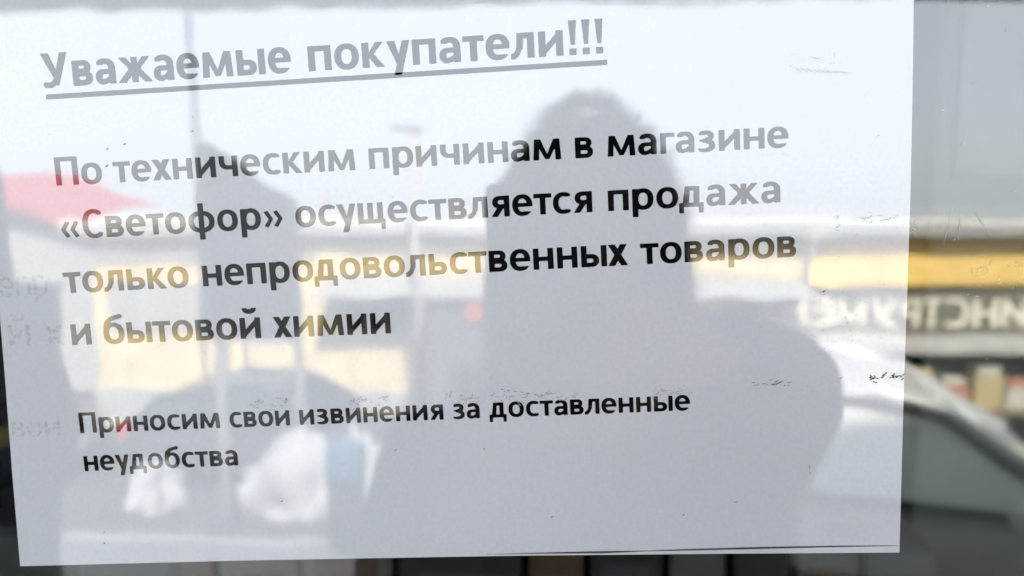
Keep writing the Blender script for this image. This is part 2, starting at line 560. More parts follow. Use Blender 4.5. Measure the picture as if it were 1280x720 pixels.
def lettering(words, s, b, yplane, soft=2, res=30, mirror=False, scale_h=1.0):
    """words: (text, x0, z0, x1, z1, x-height) in metres on a plane facing -y"""
    vs, fs = [], []
    for text, x0, z0, x1, z1, xh in words:
        gl = [glyph(c, s, b, soft, res) for c in text]
        pen, pos = 0.0, []
        for i, c in enumerate(text):
            if i:
                pen += (gap(text[i - 1], c) if c != '!' else .24)
            pos.append(pen)
            pen += gl[i][2]
        k = math.hypot(x1 - x0, z1 - z0) / pen
        ux, uz = (x1 - x0) / (pen * k), (z1 - z0) / (pen * k)
        h = xh * scale_h
        for (gv, gf, _w), p in zip(gl, pos):
            n = len(vs)
            for (gx, gy) in gv:
                lx, lz = (p + gx) * k, gy * h
                vs.append((x0 + lx * ux - lz * uz, yplane, z0 + lx * uz + lz * ux))
            fs += [[n + q for q in f] for f in gf]
    me = bpy.data.meshes.new("lettering")
    me.from_pydata(vs, [], fs)
    me.update()
    return me

# ============================================================ THE SHOP: building, window, room
ground_bm = bmesh.new()
gx = [-900, -60, -20, 20, 60, 900]
gy = [(900, 0), (10, 0), (0, 0), (-4.6, 0), (-6.2, -.15), (-9.6, -1.5), (-11, -1.6), (-40, -1.6), (-900, -1.6)]
rows = [[ground_bm.verts.new((x, y, z)) for x in gx] for y, z in gy]
for r0, r1 in zip(rows, rows[1:]):
    for i in range(len(gx) - 1):
        ground_bm.faces.new((r0[i], r0[i + 1], r1[i + 1], r1[i]))
struct(obj("ground", ground_bm, M["ground"]), "dark trodden asphalt sloping away from the shop", "ground")

struct(obj("bounce_paving", box(-20, 20, -5.0, -1.96, -.12, .03), mat("pale_bounce", (0.36, 0.35, 0.33), 0.9, noise=0.2, nscale=2)), "added pale paving in front of the porch, bouncing light onto the car", "paving")  # pale strip added to bounce light up onto the car's side

shop = thing("shop_building", (0, 0, 0), "plastered shop building that the window belongs to", "building")
bm = bmesh.new()
WX0, WX1, WZ0, WZ1 = -1.9, 1.7, 1.15, 3.0                    # window opening
bx(bm, -9, WX0, 0.0, .3, 0, 4.6)
bx(bm, WX1, 9, 0.0, .3, 0, 4.6)
bx(bm, WX0, WX1, 0.0, .3, 0, WZ0)
bx(bm, WX0, WX1, 0.0, .3, WZ1, 4.6)
bx(bm, -9, -8.7, .3, 9, 0, 4.6)
bx(bm, 8.7, 9, .3, 9, 0, 4.6)
bx(bm, -9, 9, 9, 9.3, 0, 4.6)
obj("wall", bm, M["plaster"], shop)
obj("roof", box(-9.3, 9.3, -.3, 9.6, 4.6, 4.85), M["tin"], shop)
struct(obj("inner_floor", box(-8.7, 8.7, .3, 9, .75, .85), M["innerfloor"]), "tiled floor inside the shop", "floor")
struct(obj("inner_ceiling", box(-8.7, 8.7, .3, 9, 3.5, 3.6), M["innerwall"]), "pale ceiling inside the shop", "ceiling")
struct(obj("inner_wall", box(-8.7, 8.7, 4.2, 4.3, .85, 3.5), M["innerwall"]), "pale partition wall deep inside the shop", "wall")

win = thing("shop_window", (0, 0, 0), "large dusty shop window pane behind the white notice", "window")
obj("glass_pane", box(WX0 + .05, WX1 - .05, .003, .009, WZ0 + .05, WZ1 - .05), M["glass"], win)
for nm, a in (("frame_rail", (WX0, WX1, -.02, .06, WZ0, WZ0 + .055)), ("frame_rail", (WX0, WX1, -.02, .06, WZ1 - .055, WZ1)),
              ("frame_stile", (WX0, WX0 + .055, -.019, .059, WZ0 + .055, WZ1 - .055)), ("frame_stile", (WX1 - .055, WX1, -.019, .059, WZ0 + .055, WZ1 - .055))):
    obj(nm, box(*a, bev=.004), M["pvc"], win)

# ============================================================ THE NOTICE
Z0 = 2.5
PL = [(-.1834, .0870), (-.18348, .0664), (-.18287, -.0359), (-.18272, -.0591), (-.18268, -.0927), (-.18232, -.12366)]       # left edge, top to bottom
PR = [(.1085, .0990), (.10983, .06235), (.11107, .0340), (.11214, .0049), (.11288, -.0250), (.11353, -.0557), (.11448, -.0873), (.1152, -.11177)]
PB = [(-.18232, -.12366), (-.10443, -.11973), (-.01135, -.11583), (.05746, -.11353), (.1152, -.11177)]
def lerp1(pts, t, key):
    a = np.array(pts)
    d = np.concatenate([[0], np.cumsum(np.hypot(*np.diff(a, axis=0).T))])
    d /= d[-1]
    return np.interp(t, d, a[:, 0]), np.interp(t, d, a[:, 1])
bm = bmesh.new()
NU, NV = 60, 44
front, back = [], []
TH = 0.00025
for j in range(NV + 1):
    v = j / NV                                            # 0 top, 1 bottom
    lx, lz = lerp1(PL, v, 0)
    rx, rz = lerp1(PR, v, 0)
    ra, rb = [], []
    for i in range(NU + 1):
        u = i / NU
        x, z = lx + (rx - lx) * u, lz + (rz - lz) * u
        if v > .7:                                        # the lower edge follows its own slight bow
            ex = np.interp(x, [p[0] for p in PB], [p[1] for p in PB]) - (PB[0][1] + (PB[-1][1] - PB[0][1]) * u)
            z += ex * (v - .7) / .3
        ra.append(bm.verts.new((x, 0.0, z)))
        rb.append(bm.verts.new((x, TH, z)))
    front.append(ra)
    back.append(rb)
for j in range(NV):
    for i in range(NU):
        bm.faces.new((front[j][i], front[j + 1][i], front[j + 1][i + 1], front[j][i + 1]))
        bm.faces.new((back[j][i], back[j][i + 1], back[j + 1][i + 1], back[j + 1][i]))
for j in range(NV):
    bm.faces.new((front[j][0], back[j][0], back[j + 1][0], front[j + 1][0]))
    bm.faces.new((front[j][NU], front[j + 1][NU], back[j + 1][NU], back[j][NU]))
for i in range(NU):
    bm.faces.new((front[0][i], front[0][i + 1], back[0][i + 1], back[0][i]))
    bm.faces.new((front[NV][i], back[NV][i], back[NV][i + 1], front[NV][i + 1]))
notice = obj("paper_notice", bm, M["paper"])
notice.location = (0, 0, Z0)
tag(notice, "white printed paper notice in glossy film, with black Cyrillic lettering, on the shop window", "notice")

mm = lambda ws: [(t, a / 1e3, b / 1e3, c / 1e3, d / 1e3, e / 1e3) for t, a, b, c, d, e in ws]
BODY = [
    [('По', -160.26, 7.24, -144.75, 8.00, 6.71), ('техническим', -140.93, 8.19, -61.43, 12.08, 6.64), ('причинам', -56.90, 12.30, 4.22, 15.29, 6.51), ('в', 8.62, 15.50, 14.21, 15.78, 6.44), ('магазине', 18.73, 16.00, 74.43, 18.72, 6.39)],
    [('«Светофор»', -159.63, -10.28, -85.46, -6.44, 6.78), ('осуществляется', -81.24, -6.22, 14.16, -1.27, 6.64), ('продажа', 19.17, -1.01, 72.62, 1.76, 6.49)],
    [('только', -159.94, -28.18, -117.54, -25.87, 6.90), ('непродовольственных', -112.82, -25.62, 25.70, -18.09, 6.80), ('товаров', 29.62, -17.87, 78.16, -15.24, 6.58)],
    [('и', -158.48, -45.60, -151.72, -45.29, 7.03), ('бытовой', -147.36, -45.09, -94.06, -42.67, 6.98), ('химии', -89.81, -42.48, -50.91, -40.71, 6.90)],
    [('Приносим', -157.65, -75.83, -109.11, -73.28, 5.26), ('свои', -105.80, -73.11, -85.37, -72.04, 5.21), ('извинения', -82.03, -71.86, -33.89, -69.33, 5.17), ('за', -30.76, -69.17, -21.89, -68.70, 5.12), ('доставленные', -18.73, -68.54, 46.41, -65.12, 5.08)],
    [('неудобства', -156.94, -89.11, -103.54, -86.12, 5.32)],
]
HEAD = [('Уважаемые', -162.57, 38.49, -81.15, 42.63, 7.9), ('покупатели!!!', -75.62, 42.92, 16.92, 47.63, 7.7)]
YI = -0.00008
hd = obj("heading", lettering(mm(HEAD), .285, .22, YI, soft=0, res=36), M["ink"], notice)
hd["label"] = "bold underlined heading line of the notice"
bm = bmesh.new()
ub = [(-.16186, .03571 - .0009), (.01819, .0450 - .0009), (.01819, .0450 + .0007), (-.16186, .03571 + .0007)]
bm.faces.new([bm.verts.new((x, YI, z)) for x, z in ub])
obj("underline", bm, M["ink"], hd)
for k, ws in enumerate(BODY):
    obj("text_line", lettering(mm(ws), .268, .208, YI, soft=0 if k < 4 else 1, res=36), M["ink"], notice)
GHOST = [('епр', -182.2, -29.72, -165.3, -28.81, 6.8), ('й', -180.33, -45.95, -172.6, -45.75, 7.0), ('х', -168.2, -45.70, -160.9, -45.5, 7.0), ('вои', -181.6, -77.49, -164.5, -76.64, 5.2)]
for g_ in (GHOST[:1], GHOST[1:3], GHOST[3:]):
    gh = obj("faint_print", lettering(mm(g_), .2, .16, YI, soft=2), M["ghost"], notice)
    gh["label"] = "pale ghost of printed letters along the left edge"

# small marks on the film: creases, flecks, scuffs
def mark_mesh(items, y=-0.00014):
    b = bmesh.new()
    for pts, w in items:
        for (x0, z0), (x1, z1) in zip(pts, pts[1:]):
            d = Vector((x1 - x0, z1 - z0))
            if d.length < 1e-7:
                continue
            n_ = Vector((-d.y, d.x)).normalized() * w / 2
            t = d.normalized() * w * .3
            y -= 2e-8
            b.faces.new([b.verts.new((px, y, pz)) for px, pz in ((x0 - t.x, z0 - t.y), ((x0 + x1) / 2 + n_.x, (z0 + z1) / 2 + n_.y), (x1 + t.x, z1 + t.y), ((x0 + x1) / 2 - n_.x, (z0 + z1) / 2 - n_.y))])
    return b

def scribble(cx, cz, wx, wz, n, w, rng):
    it = []
    for _ in range(n):
        x = cx + rng.uniform(-.5, .5) * wx
        z = cz + rng.gauss(0, .45) * wz + .0004 * math.sin(x * 900)
        a = rng.gauss(.06, .5)
        ln = rng.uniform(.0005, .0022)
        it.append(([(x, z), (x + ln * math.cos(a) * .5, z + ln * math.sin(a) * .5), (x + ln * math.cos(a + .3), z + ln * math.sin(a + .3))], w * rng.uniform(.5, 1.3)))
    return it
rng = random.Random(3)
G_ = []
for x, z in ((-.1514, -.1107), (-.1516, -.1146), (-.0205, -.0791), (-.0891, -.0984), (.0452, -.1004), (.0621, -.0957), (.1015, .0221), (.0872, -.0262), (.0938, -.0540), (-.1424, .0190), (-.1366, .0205), (-.1140, .0245), (-.1430, .0135), (-.0500, -.0800), (.0020, -.1020)):
    G_.append(([(x - .0005, z - .0002), (x + .0004, z + .0003)], .00035 * rng.uniform(.6, 1.4)))
G_.append(([(.0850, -.0823), (.0853, -.0845), (.0854, -.0862)], .0002))
for x0, x1, n in ((-.0152, .0000, 7),):
    for k in range(n):
        x = x0 + (x1 - x0) * k / n
        G_.append(([(x, -.0588 - .0003 * k), (x + .0011, -.0590 - .0003 * k)], .00025))
for a_ in ((.1075, -.0537, .0105, .0014, 16, .00042), (.0700, -.0560, .0150, .0012, 14, .0003)):
    obj("stain", mark_mesh(scribble(*a_, rng)), M["grime"], notice)
fl = obj("fleck", mark_mesh(G_), M["grime"], notice)
fl["kind"] = "stuff"
for cx in (-.0925, -.0590, -.0290, .0030, .0400, -.0130):
    obj("scuff_mark", mark_mesh(scribble(cx, -.0610 + cx * .04, .0130, .0022, 22, .00026, rng), -.00011), M["scuff"], notice)
obj("scuff_mark", mark_mesh(scribble(.0990, -.0040, .020, .003, 18, .00022, rng), -.00011), M["scuff"], notice)
S_ = scribble(.0790, .0430, .020, .004, 10, .00012, rng)
for k in range(9):
    x = .0745 + k * .0018
    S_.append(([(x, .0432 - k * .0002), (x + .004, .0408)], .00010))
S_.append(([(.079, .0462), (.0845, .0448)], .00014))
obj("scratch", mark_mesh(S_, -.00011), M["scuff"], notice)
S_ = []
for k in range(110):
    x, z = .083 + abs(rng.gauss(0, .012)), -.036 + rng.gauss(0, .012)
    if x < .111:
        S_.append(([(x, z), (x + .0004, z + .0001)], .00018))
for k in range(70):
    x, z = rng.uniform(-.178, .110), rng.uniform(-.110, .06)
    S_.append(([(x, z), (x + rng.uniform(.0002, .0006), z + rng.uniform(-.0002, .0002))], .00018))
sp = obj("dust", mark_mesh(S_, -.00011), M["scuff"], notice)
sp["kind"] = "stuff"
# dark slit above the folded lower lip of the sheet
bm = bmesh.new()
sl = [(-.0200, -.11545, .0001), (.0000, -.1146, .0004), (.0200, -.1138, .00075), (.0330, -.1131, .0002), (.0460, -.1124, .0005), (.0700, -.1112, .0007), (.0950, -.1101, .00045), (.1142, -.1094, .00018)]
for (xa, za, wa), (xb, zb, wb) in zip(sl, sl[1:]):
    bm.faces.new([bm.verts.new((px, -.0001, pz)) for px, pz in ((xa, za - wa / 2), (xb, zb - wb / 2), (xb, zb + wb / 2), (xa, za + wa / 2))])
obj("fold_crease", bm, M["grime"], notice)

# dust and scratches on the glass beside the sheet
T_ = []
for x, z in ((.1275, -.0100), (.1215, .0300), (.1300, .0380), (.1282, .0195), (.1390, .0540), (.1330, .0610), (.1450, .0050), (.1400, -.0480)):
    T_.append(([(x, z), (x + .0006, z + .0002)], .0004))
T_ += scribble(.1135, -.0075, .004, .0035, 14, .00035, rng)
T_ += scribble(.1410, -.0210, .018, .006, 24, .00025, rng)
T_ += [([(.1243, -.0125), (.1268, .0005)], .0002), ([(.1290, -.0110), (.1291, -.0010)], .00022), ([(.1315, .0005), (.1395, -.0090)], .00016)]
gm = obj("dust_speck", mark_mesh(T_, .0028), M["palegrime"], win)
gm.location = (0, 0, Z0)

# ============================================================ INSIDE THE SHOP: shelves and goods
shelf = thing("display_shelf", (0, .6, .85), "wooden display shelf behind the glass under the notice", "shelf")
for nm, a in (("shelf_board", (-1.5, 1.2, -.05, .40, .92, .945)), ("shelf_board", (-1.5, 1.2, -.05, .40, .45, .475)), ("side_panel", (-1.53, -1.5, -.05, .40, 0, 1.0)), ("side_panel", (1.2, 1.23, -.05, .40, 0, 1.0)), ("back_panel", (-1.5, 1.2, .40, .42, 0, .95))):
    obj(nm, box(*a), M["wood"], shelf)
def pack(x0, x1, h, key, label, name="product_box", y=.62, dy=.22, z=1.795, flap=True):
    t = thing(name, ((x0 + x1) / 2, y, z), label, "box")
    w = (x1 - x0) / 2
    obj("carton", box(-w, w, 0, dy, 0, h, bev=.004), M["pk_" + key], t)
    obj("lid_flap", box(-w * .96, w * .96, .004, dy - .004, h + .0004, h + .006, bev=.002), M["pk_" + key], t)
    obj("front_label", box(-w * .7, w * .7, -.0015, .0, h * .2, h * .75), M["pk_" + ("slate" if key in ("black", "stone") else "brown")], t)
    return t
for x0, x1, h, key, lab in ((-.78, -.60, .30, "slate", "slate grey carton at the left end of the shelf"), (-.585, -.47, .33, "olive", "olive product carton left of the dark red one"), (-.455, -.415, .40, "darkred", "narrow dark red carton standing on the shelf"),
                            (-.405, -.31, .34, "stone", "stone grey carton right of the dark red one"), (-.30, -.19, .38, "taupe", "taupe carton on the middle of the shelf"), (-.18, -.03, .35, "black", "wide black carton on the middle of the shelf"),
                            (-.02, .045, .31, "brown", "brown carton between two black ones"), (.055, .14, .37, "black", "narrower black carton right of the brown one"), (.15, .215, .33, "grey", "mid grey carton near the shelf's right half"),
                            (.225, .29, .30, "black", "smallest black carton beside the mid grey one"), (.30, .37, .37, "olive", "olive carton at the right half of the shelf"), (.38, .46, .30, "slate", "slate grey carton right of the olive one")):
    pack(x0, x1, h, key, lab)
zz = 1.795
for k, (h, key) in enumerate(((.10, "grey"), (.05, "grey"), (.055, "orange"), (.035, "slate"), (.04, "navy"), (.03, "black"), (.045, "navy"), (.03, "yellow"), (.04, "black"), (.05, "slate"), (.055, "black"), (.05, "slate"))):
    pk = thing("folded_packet", (-.99, .72, zz), "%s packet, number %d from the bottom of the tall stack behind the notice's left edge" % (key, k + 1), "packet", "packets stacked behind the notice's left edge")
    pk["label"] = ["lowest, thick grey packet of the stack by the left edge", "thin grey packet just under the orange one", "orange packet in the stack by the left edge", "slate packet lying on the orange one", "navy packet two above the orange one",
                   "thin black packet between two navy ones", "navy packet directly under the thin yellow one", "thin yellow packet in the stack by the left edge", "black packet lying on the yellow one", "slate packet two above the yellow one",
                   "thick black packet near the stack top", "slate packet on top of the stack"][k]
    obj("wrapper", box(-.18, .19 + .004 * (k % 3), 0, .25, .0004, h - .0004, bev=.006), M["pk_" + key], pk)
    zz += h
hp = thing("added_panel", (.58, .5, 2.53), "added grey panel that makes the right side of the shop window slightly lighter", "panel")  # invented panel, put in to lighten the right part of the pane
obj("sheet", box(-.19, .25, 0, .012, 0, .85, bev=.003), mat("tone_panel", (0.12, 0.125, 0.13), 0.7, noise=0.15), hp)
for x in (-.15, .21):
    cb_ = bmesh.new()
    tube(cb_, [(x, .006, .85), (x, .006, .969)], .0015, 6)
    obj("cord", cb_, M["steel"], hp)
col = obj("inner_column", box(.90, 1.5, 1.55, 1.9, .85, 3.5), M["innerwall"])
struct(col, "pale square column inside the shop", "column")

# ============================================================ PORCH
struct(obj("porch_floor", box(-3.2, 2.6, -1.95, -.001, 0, .85, bev=.01), M["concrete"]), "raised concrete porch in front of the shop window", "porch")
st = thing("porch_steps", (-3.2, -1.0, 0), "concrete steps up to the porch end", "steps")
for k in range(4):
    obj("step", box(-.3 * (k + 1), -.3 * k - .001, -.9, .9, 0, .85 - .17 * (k + 1)), M["concrete"], st)
cn = thing("porch_canopy", (0, 0, 3.08), "flat sheet metal canopy over the porch", "canopy")
obj("canopy_sheet", box(-3.4, 3.0, -1.93, -.002, .03, .07), M["canopy"], cn)
obj("front_edge", box(-3.4, 3.0, -1.97, -1.93, .0, .10), M["steel"], cn)
for x in (-3.3, -1.03, 2.9):
    pb = bmesh.new()
    tube(pb, [(x, -1.90, -2.23), (x, -1.90, .03)], .0055)
    obj("post", pb, M["white"], cn, True)

# ============================================================ STREET SIDE (seen mirrored in the film and the glass)
# grey panel on two posts
sg = thing("street_panel", (-2.49, -6.0, -.1), "tall grey board on two pale posts beside the slope", "board")
bm = bmesh.new()
prism(bm, [(-5.0, 1.53), (-7.0, 1.19), (-7.0, 2.58), (-5.0, 2.97)], lambda y, z: Vector((.03, y + 6, z + .1)), lambda y, z: Vector((-.03, y + 6, z + .1)))
obj("board", bm, M["panel"], sg)
for y, z1 in ((-5.15, 1.6), (-6.85, 1.3)):
    pb = bmesh.new()
    tube(pb, [(.03, y + 6, -.6), (.03, y + 6, z1 + .1)], .05)
    obj("post", pb, mat("dull_post", (0.13, 0.13, 0.135), 0.6, noise=0.2), sg, True)

# yellow market pavilion
YB = -13.0
pav = thing("market_pavilion", (0, YB, -1.6), "low yellow market pavilion with grey roof and dark letter sign", "pavilion")
def pz(z): return z + 1.6
bm = bmesh.new()
bx(bm, 4.55, 13, -6, 0, pz(1.15), pz(2.16))
bx(bm, 12.7, 13, -6, 0, 0, pz(1.15))
bx(bm, 4.55, 12.7, -6, -2.0, 0, pz(1.15))
obj("wall", bm, M["yellow"], pav)
bm = bmesh.new()
bx(bm, -8.4, -2.6, -6, 0, pz(.9), pz(2.16))
bx(bm, -2.6, 4.55, -6, 0, pz(1.32), pz(2.16))
bx(bm, -8.4, -3.75, -6, 0, 0, pz(.9))
bx(bm, -2.5, 4.55, -6, -.02, 0, pz(1.32))
bx(bm, -3.75, -2.5, -6, -.25, 0, pz(1.32))
bx(bm, -3.75, -2.5, -.25, 0, 0, pz(.25))
obj("wall", bm, M["cream"], pav)
bm = bmesh.new()
prism(bm, [(.32, 2.17), (.32, 2.24), (-3, 2.52), (-6.5, 2.24), (-6.5, 2.17)], lambda y, z: Vector((-8.8, y, pz(z))), lambda y, z: Vector((13.4, y, pz(z))))
rf = obj("roof", bm, M["tin"], pav)
obj("eave_board", box(-8.8, 13.4, .325, .36, pz(2.03), pz(2.21)), M["fascia"], rf)
obj("roof_edge", box(-8.8, 13.4, .27, .38, pz(2.212), pz(2.30)), M["white"], rf)
obj("soffit", box(4.55, 13.3, .003, .32, pz(2.10), pz(2.165)), M["eave"], pav)
for x in (-4.7, -1.7, 2.2):
    cb = box(x - .14, x + .14, -2.3, -2.0, pz(2.2), pz(2.75))
    obj("chimney", cb, M["fascia"], rf)
wn = obj("window", box(-3.75, -2.5, -.24, -.2, pz(.25), pz(1.32)), M["carglass"], pav)
for x in (-3.72, -3.3, -2.95, -2.53):
    obj("mullion", box(x - .04, x + .04, -.2, -.05, pz(.25), pz(1.32)), M["white"], wn)
sh_ = bmesh.new()
for k in range(8):
    bx(sh_, -8.1, -5.75, .0, .03 + .012 * (k % 2), pz(.2) + .118 * k, pz(.2) + .118 * (k + 1) - .003)
obj("roller_shutter", sh_, M["fascia"], pav)
for x in (-5.2,):
    f = obj("window", box(x - .35, x + .35, .0, .03, pz(.1), pz(.85)), M["carglass"], pav)
    fb = bmesh.new()
    bx(fb, x - .42, x + .42, .0, .05, pz(.85), pz(.92)); bx(fb, x - .42, x + .42, .0, .05, pz(.03), pz(.1)); bx(fb, x - .42, x - .35, .0, .05, pz(.1), pz(.85)); bx(fb, x + .35, x + .42, .0, .05, pz(.1), pz(.85)); bx(fb, x - .03, x + .03, .031, .05, pz(.1), pz(.85))
    obj("frame", fb, M["white"], f)
aw = bmesh.new()
prism(aw, [(.0, 1.28), (1.0, 1.05), (1.0, 1.0), (.0, 1.20)], lambda y, z: Vector((-3.95, y, pz(z))), lambda y, z: Vector((4.5, y, pz(z))))
obj("awning", aw, M["fascia"], pav)
obj("string_course", box(-8.4, -4.2, .0, .06, pz(1.55), pz(1.66)), M["fascia"], pav)
obj("string_course", box(-3.9, 4.5, .0, .05, pz(1.86), pz(1.93)), M["fascia"], pav)
for x in (-5.55, -2.42, 1.3, 4.6):
    pb = bmesh.new()
    tube(pb, [(x, .33, pz(2.15)), (x, .30, pz(2.05)), (x, .09, pz(1.85)), (x, .09, 0.1)], .05, 10)
    obj("downpipe", pb, M["white"], pav, True)
obj("plinth", box(-8.4, 4.55, .0, .05, 0, .75), M["fascia"], pav)
obj("house_door", box(-.6, .35, .0, .04, .76, pz(1.0)), M["eave"], pav)
# letter sign over the stalls
sb = obj("sign_board", box(3.3, 12.0, .02, .14, pz(.30), pz(1.06)), M["signback"], pav)
obj("sign_shelf", box(4.6, 12.7, .0, .75, pz(.10), pz(.29)), mat("dull_white_shelf", (0.48, 0.47, 0.45), 0.6, noise=0.2, nscale=3), pav)
wl = []
wx = 8.36
ws = dict(zip("ИНСТРУМЕ", (.47, .46, .40, .36, .36, .44, .54, .38)))
xs_, xcur = [], 0.0
for c in "ИНСТРУМЕНТ":
    xs_.append((c, xcur, xcur + ws[c])); xcur += ws[c] + .045
lt = lettering([(c, a, 0, b_, 0, .50 / CAP) for c, a, b_ in xs_], .30, .22, 0, soft=1, res=16)
lt.transform(Matrix.Rotation(math.pi, 4, 'Z'))
lo = obj("sign_lettering", lt, M["signletter"], sb)
lo.location = (wx, .155, pz(.43))
sm = lo.modifiers.new("thick", 'SOLIDIFY')
sm.thickness = .02
sm.offset = -1
# stalls under the sign
obj("opening_shade", box(4.6, 12.6, -1.95, -1.9, .02, pz(.1)), M["stallshade"], pav)  # dark sheet at the back paints the unlit depth behind the stalls
rng2 = random.Random(11)
stall = thing("market_stall", (8.5, YB + .3, -1.6), "long wooden counter heaped with goods beneath the dark letter sign", "stall")
obj("counter_top", box(-3.6, 3.9, -.4, .5, .62, .68), M["wood"], stall)
for x in (-3.5, 0, 3.8):
    obj("trestle", box(x - .05, x + .05, -.3, .4, 0, .62), M["wood"], stall)
gk = ["sand", "moss", "pale", "clay", "sand", "pale", "rust", "moss", "sand", "rose", "pale", "moss"]
for k in range(12):
    x = 5.3 + k * .56
    key = gk[k]
    c = thing("goods_crate", (x, YB + .35, -.92), "%s crate on the market counter" % key, "crate", "crates along the market counter")
    c["label"] = ["first %s crate along the market counter from the grey kiosk side", "second crate on the market counter, %s", "third crate on the market counter, %s", "fourth crate on the market counter, %s", "fifth crate on the market counter, %s", "sixth crate on the market counter, %s",
                  "seventh crate on the market counter, %s", "eighth crate on the market counter, %s", "ninth crate on the market counter, %s", "tenth crate on the market counter, %s", "eleventh crate on the market counter, %s", "last %s crate at the counter's far end"][k] % {"sand": "sandy yellow", "moss": "moss green", "pale": "pale", "clay": "clay red", "rust": "rusty brown", "rose": "dull pink"}[key]
    hh = rng2.uniform(.35, .75)
    obj("crate_body", box(-.25, .25, -.2, .2, .001, hh, bev=.02), M["pk_" + key], c)
    obj("heaped_goods", box(-.2, .2, -.16, .16, hh + .0005, hh + rng2.uniform(.08, .2), bev=.03), M["pk_" + gk[(k * 5 + 2) % 12]], c)

# house with a red roof, farther left
rh = thing("red_roof_house", (-14.0, -16, -2.15), "pale house with a sloping red sheet roof", "house")
bm = bmesh.new()
prism(bm, [(-4.9, 0), (4.5, 0), (4.5, 3.72), (-.3, 5.3), (-4.9, 3.72)], lambda x, z: Vector((x, 0, z)), lambda x, z: Vector((x, -5, z)))
obj("wall", bm, M["fascia"], rh)
bm = bmesh.new()
prism(bm, [(4.95, 3.66), (5.1, 3.78), (-.3, 5.60), (-5.5, 3.78), (-5.35, 3.66), (-.3, 5.42)], lambda x, z: Vector((x, .4, z)), lambda x, z: Vector((x, -5.4, z)))
obj("roof", bm, M["red"], rh)
for x in (-2, .2, 2.4):
    w_ = obj("window", box(x - .5, x + .5, .0, .04, 1.6, 3.0), M["carglass"], rh)
    obj("frame", box(x - .58, x + .58, .0, .06, 3.0, 3.1), M["fascia"], w_)

# grey kiosk with red fascia
ki = thing("street_kiosk", (-1.05, -11.4, -1.6), "small grey kiosk with a red fascia before the pavilion", "kiosk")
obj("wall", box(-.75, .75, -.7, .7, 0, 2.75), M["panel"], ki)
obj("fascia", box(-.15, .78, .71, .80, 2.42, 2.68), M["red"], ki)
obj("roof", box(-.85, .85, -.8, .85, 2.75, 2.86), M["fascia"], ki)
obj("counter_window", box(-.45, .45, .70, .72, 1.0, 1.75), M["carglass"], ki)

# street lamp
lp = thing("street_lamp", (-2.2, -12.0, -1.6), "slim pale street lamp rising past the pavilion roof", "lamp")
pb = bmesh.new()
tube(pb, [(0, 0, 0), (0, 0, 5.4)], [.07, .05])
obj("pole", pb, M["fascia"], lp, True)
obj("lamp_head", box(-.35, .12, -.1, .1, 5.36, 5.46, bev=.02), M["steel"], lp)

# blue bin
bn = thing("litter_bin", (-1.45, -4.9, 0), "small dark litter bin with a deep blue plastic lid", "bin")
bm = bmesh.new()
prism(bm, [(-.10, .03), (.10, .03), (.125, .58), (-.125, .58)], lambda x, z: Vector((x, -.12, z)), lambda x, z: Vector((x, .12, z)))
obj("body", bm, M["trim"], bn)
obj("lid", box(-.135, .135, -.135, .135, .581, .79, bev=.02), M["bluebin"], bn)
obj("flap", box(-.09, .09, .136, .142, .63, .73, bev=.002), M["bluebin"], bn)

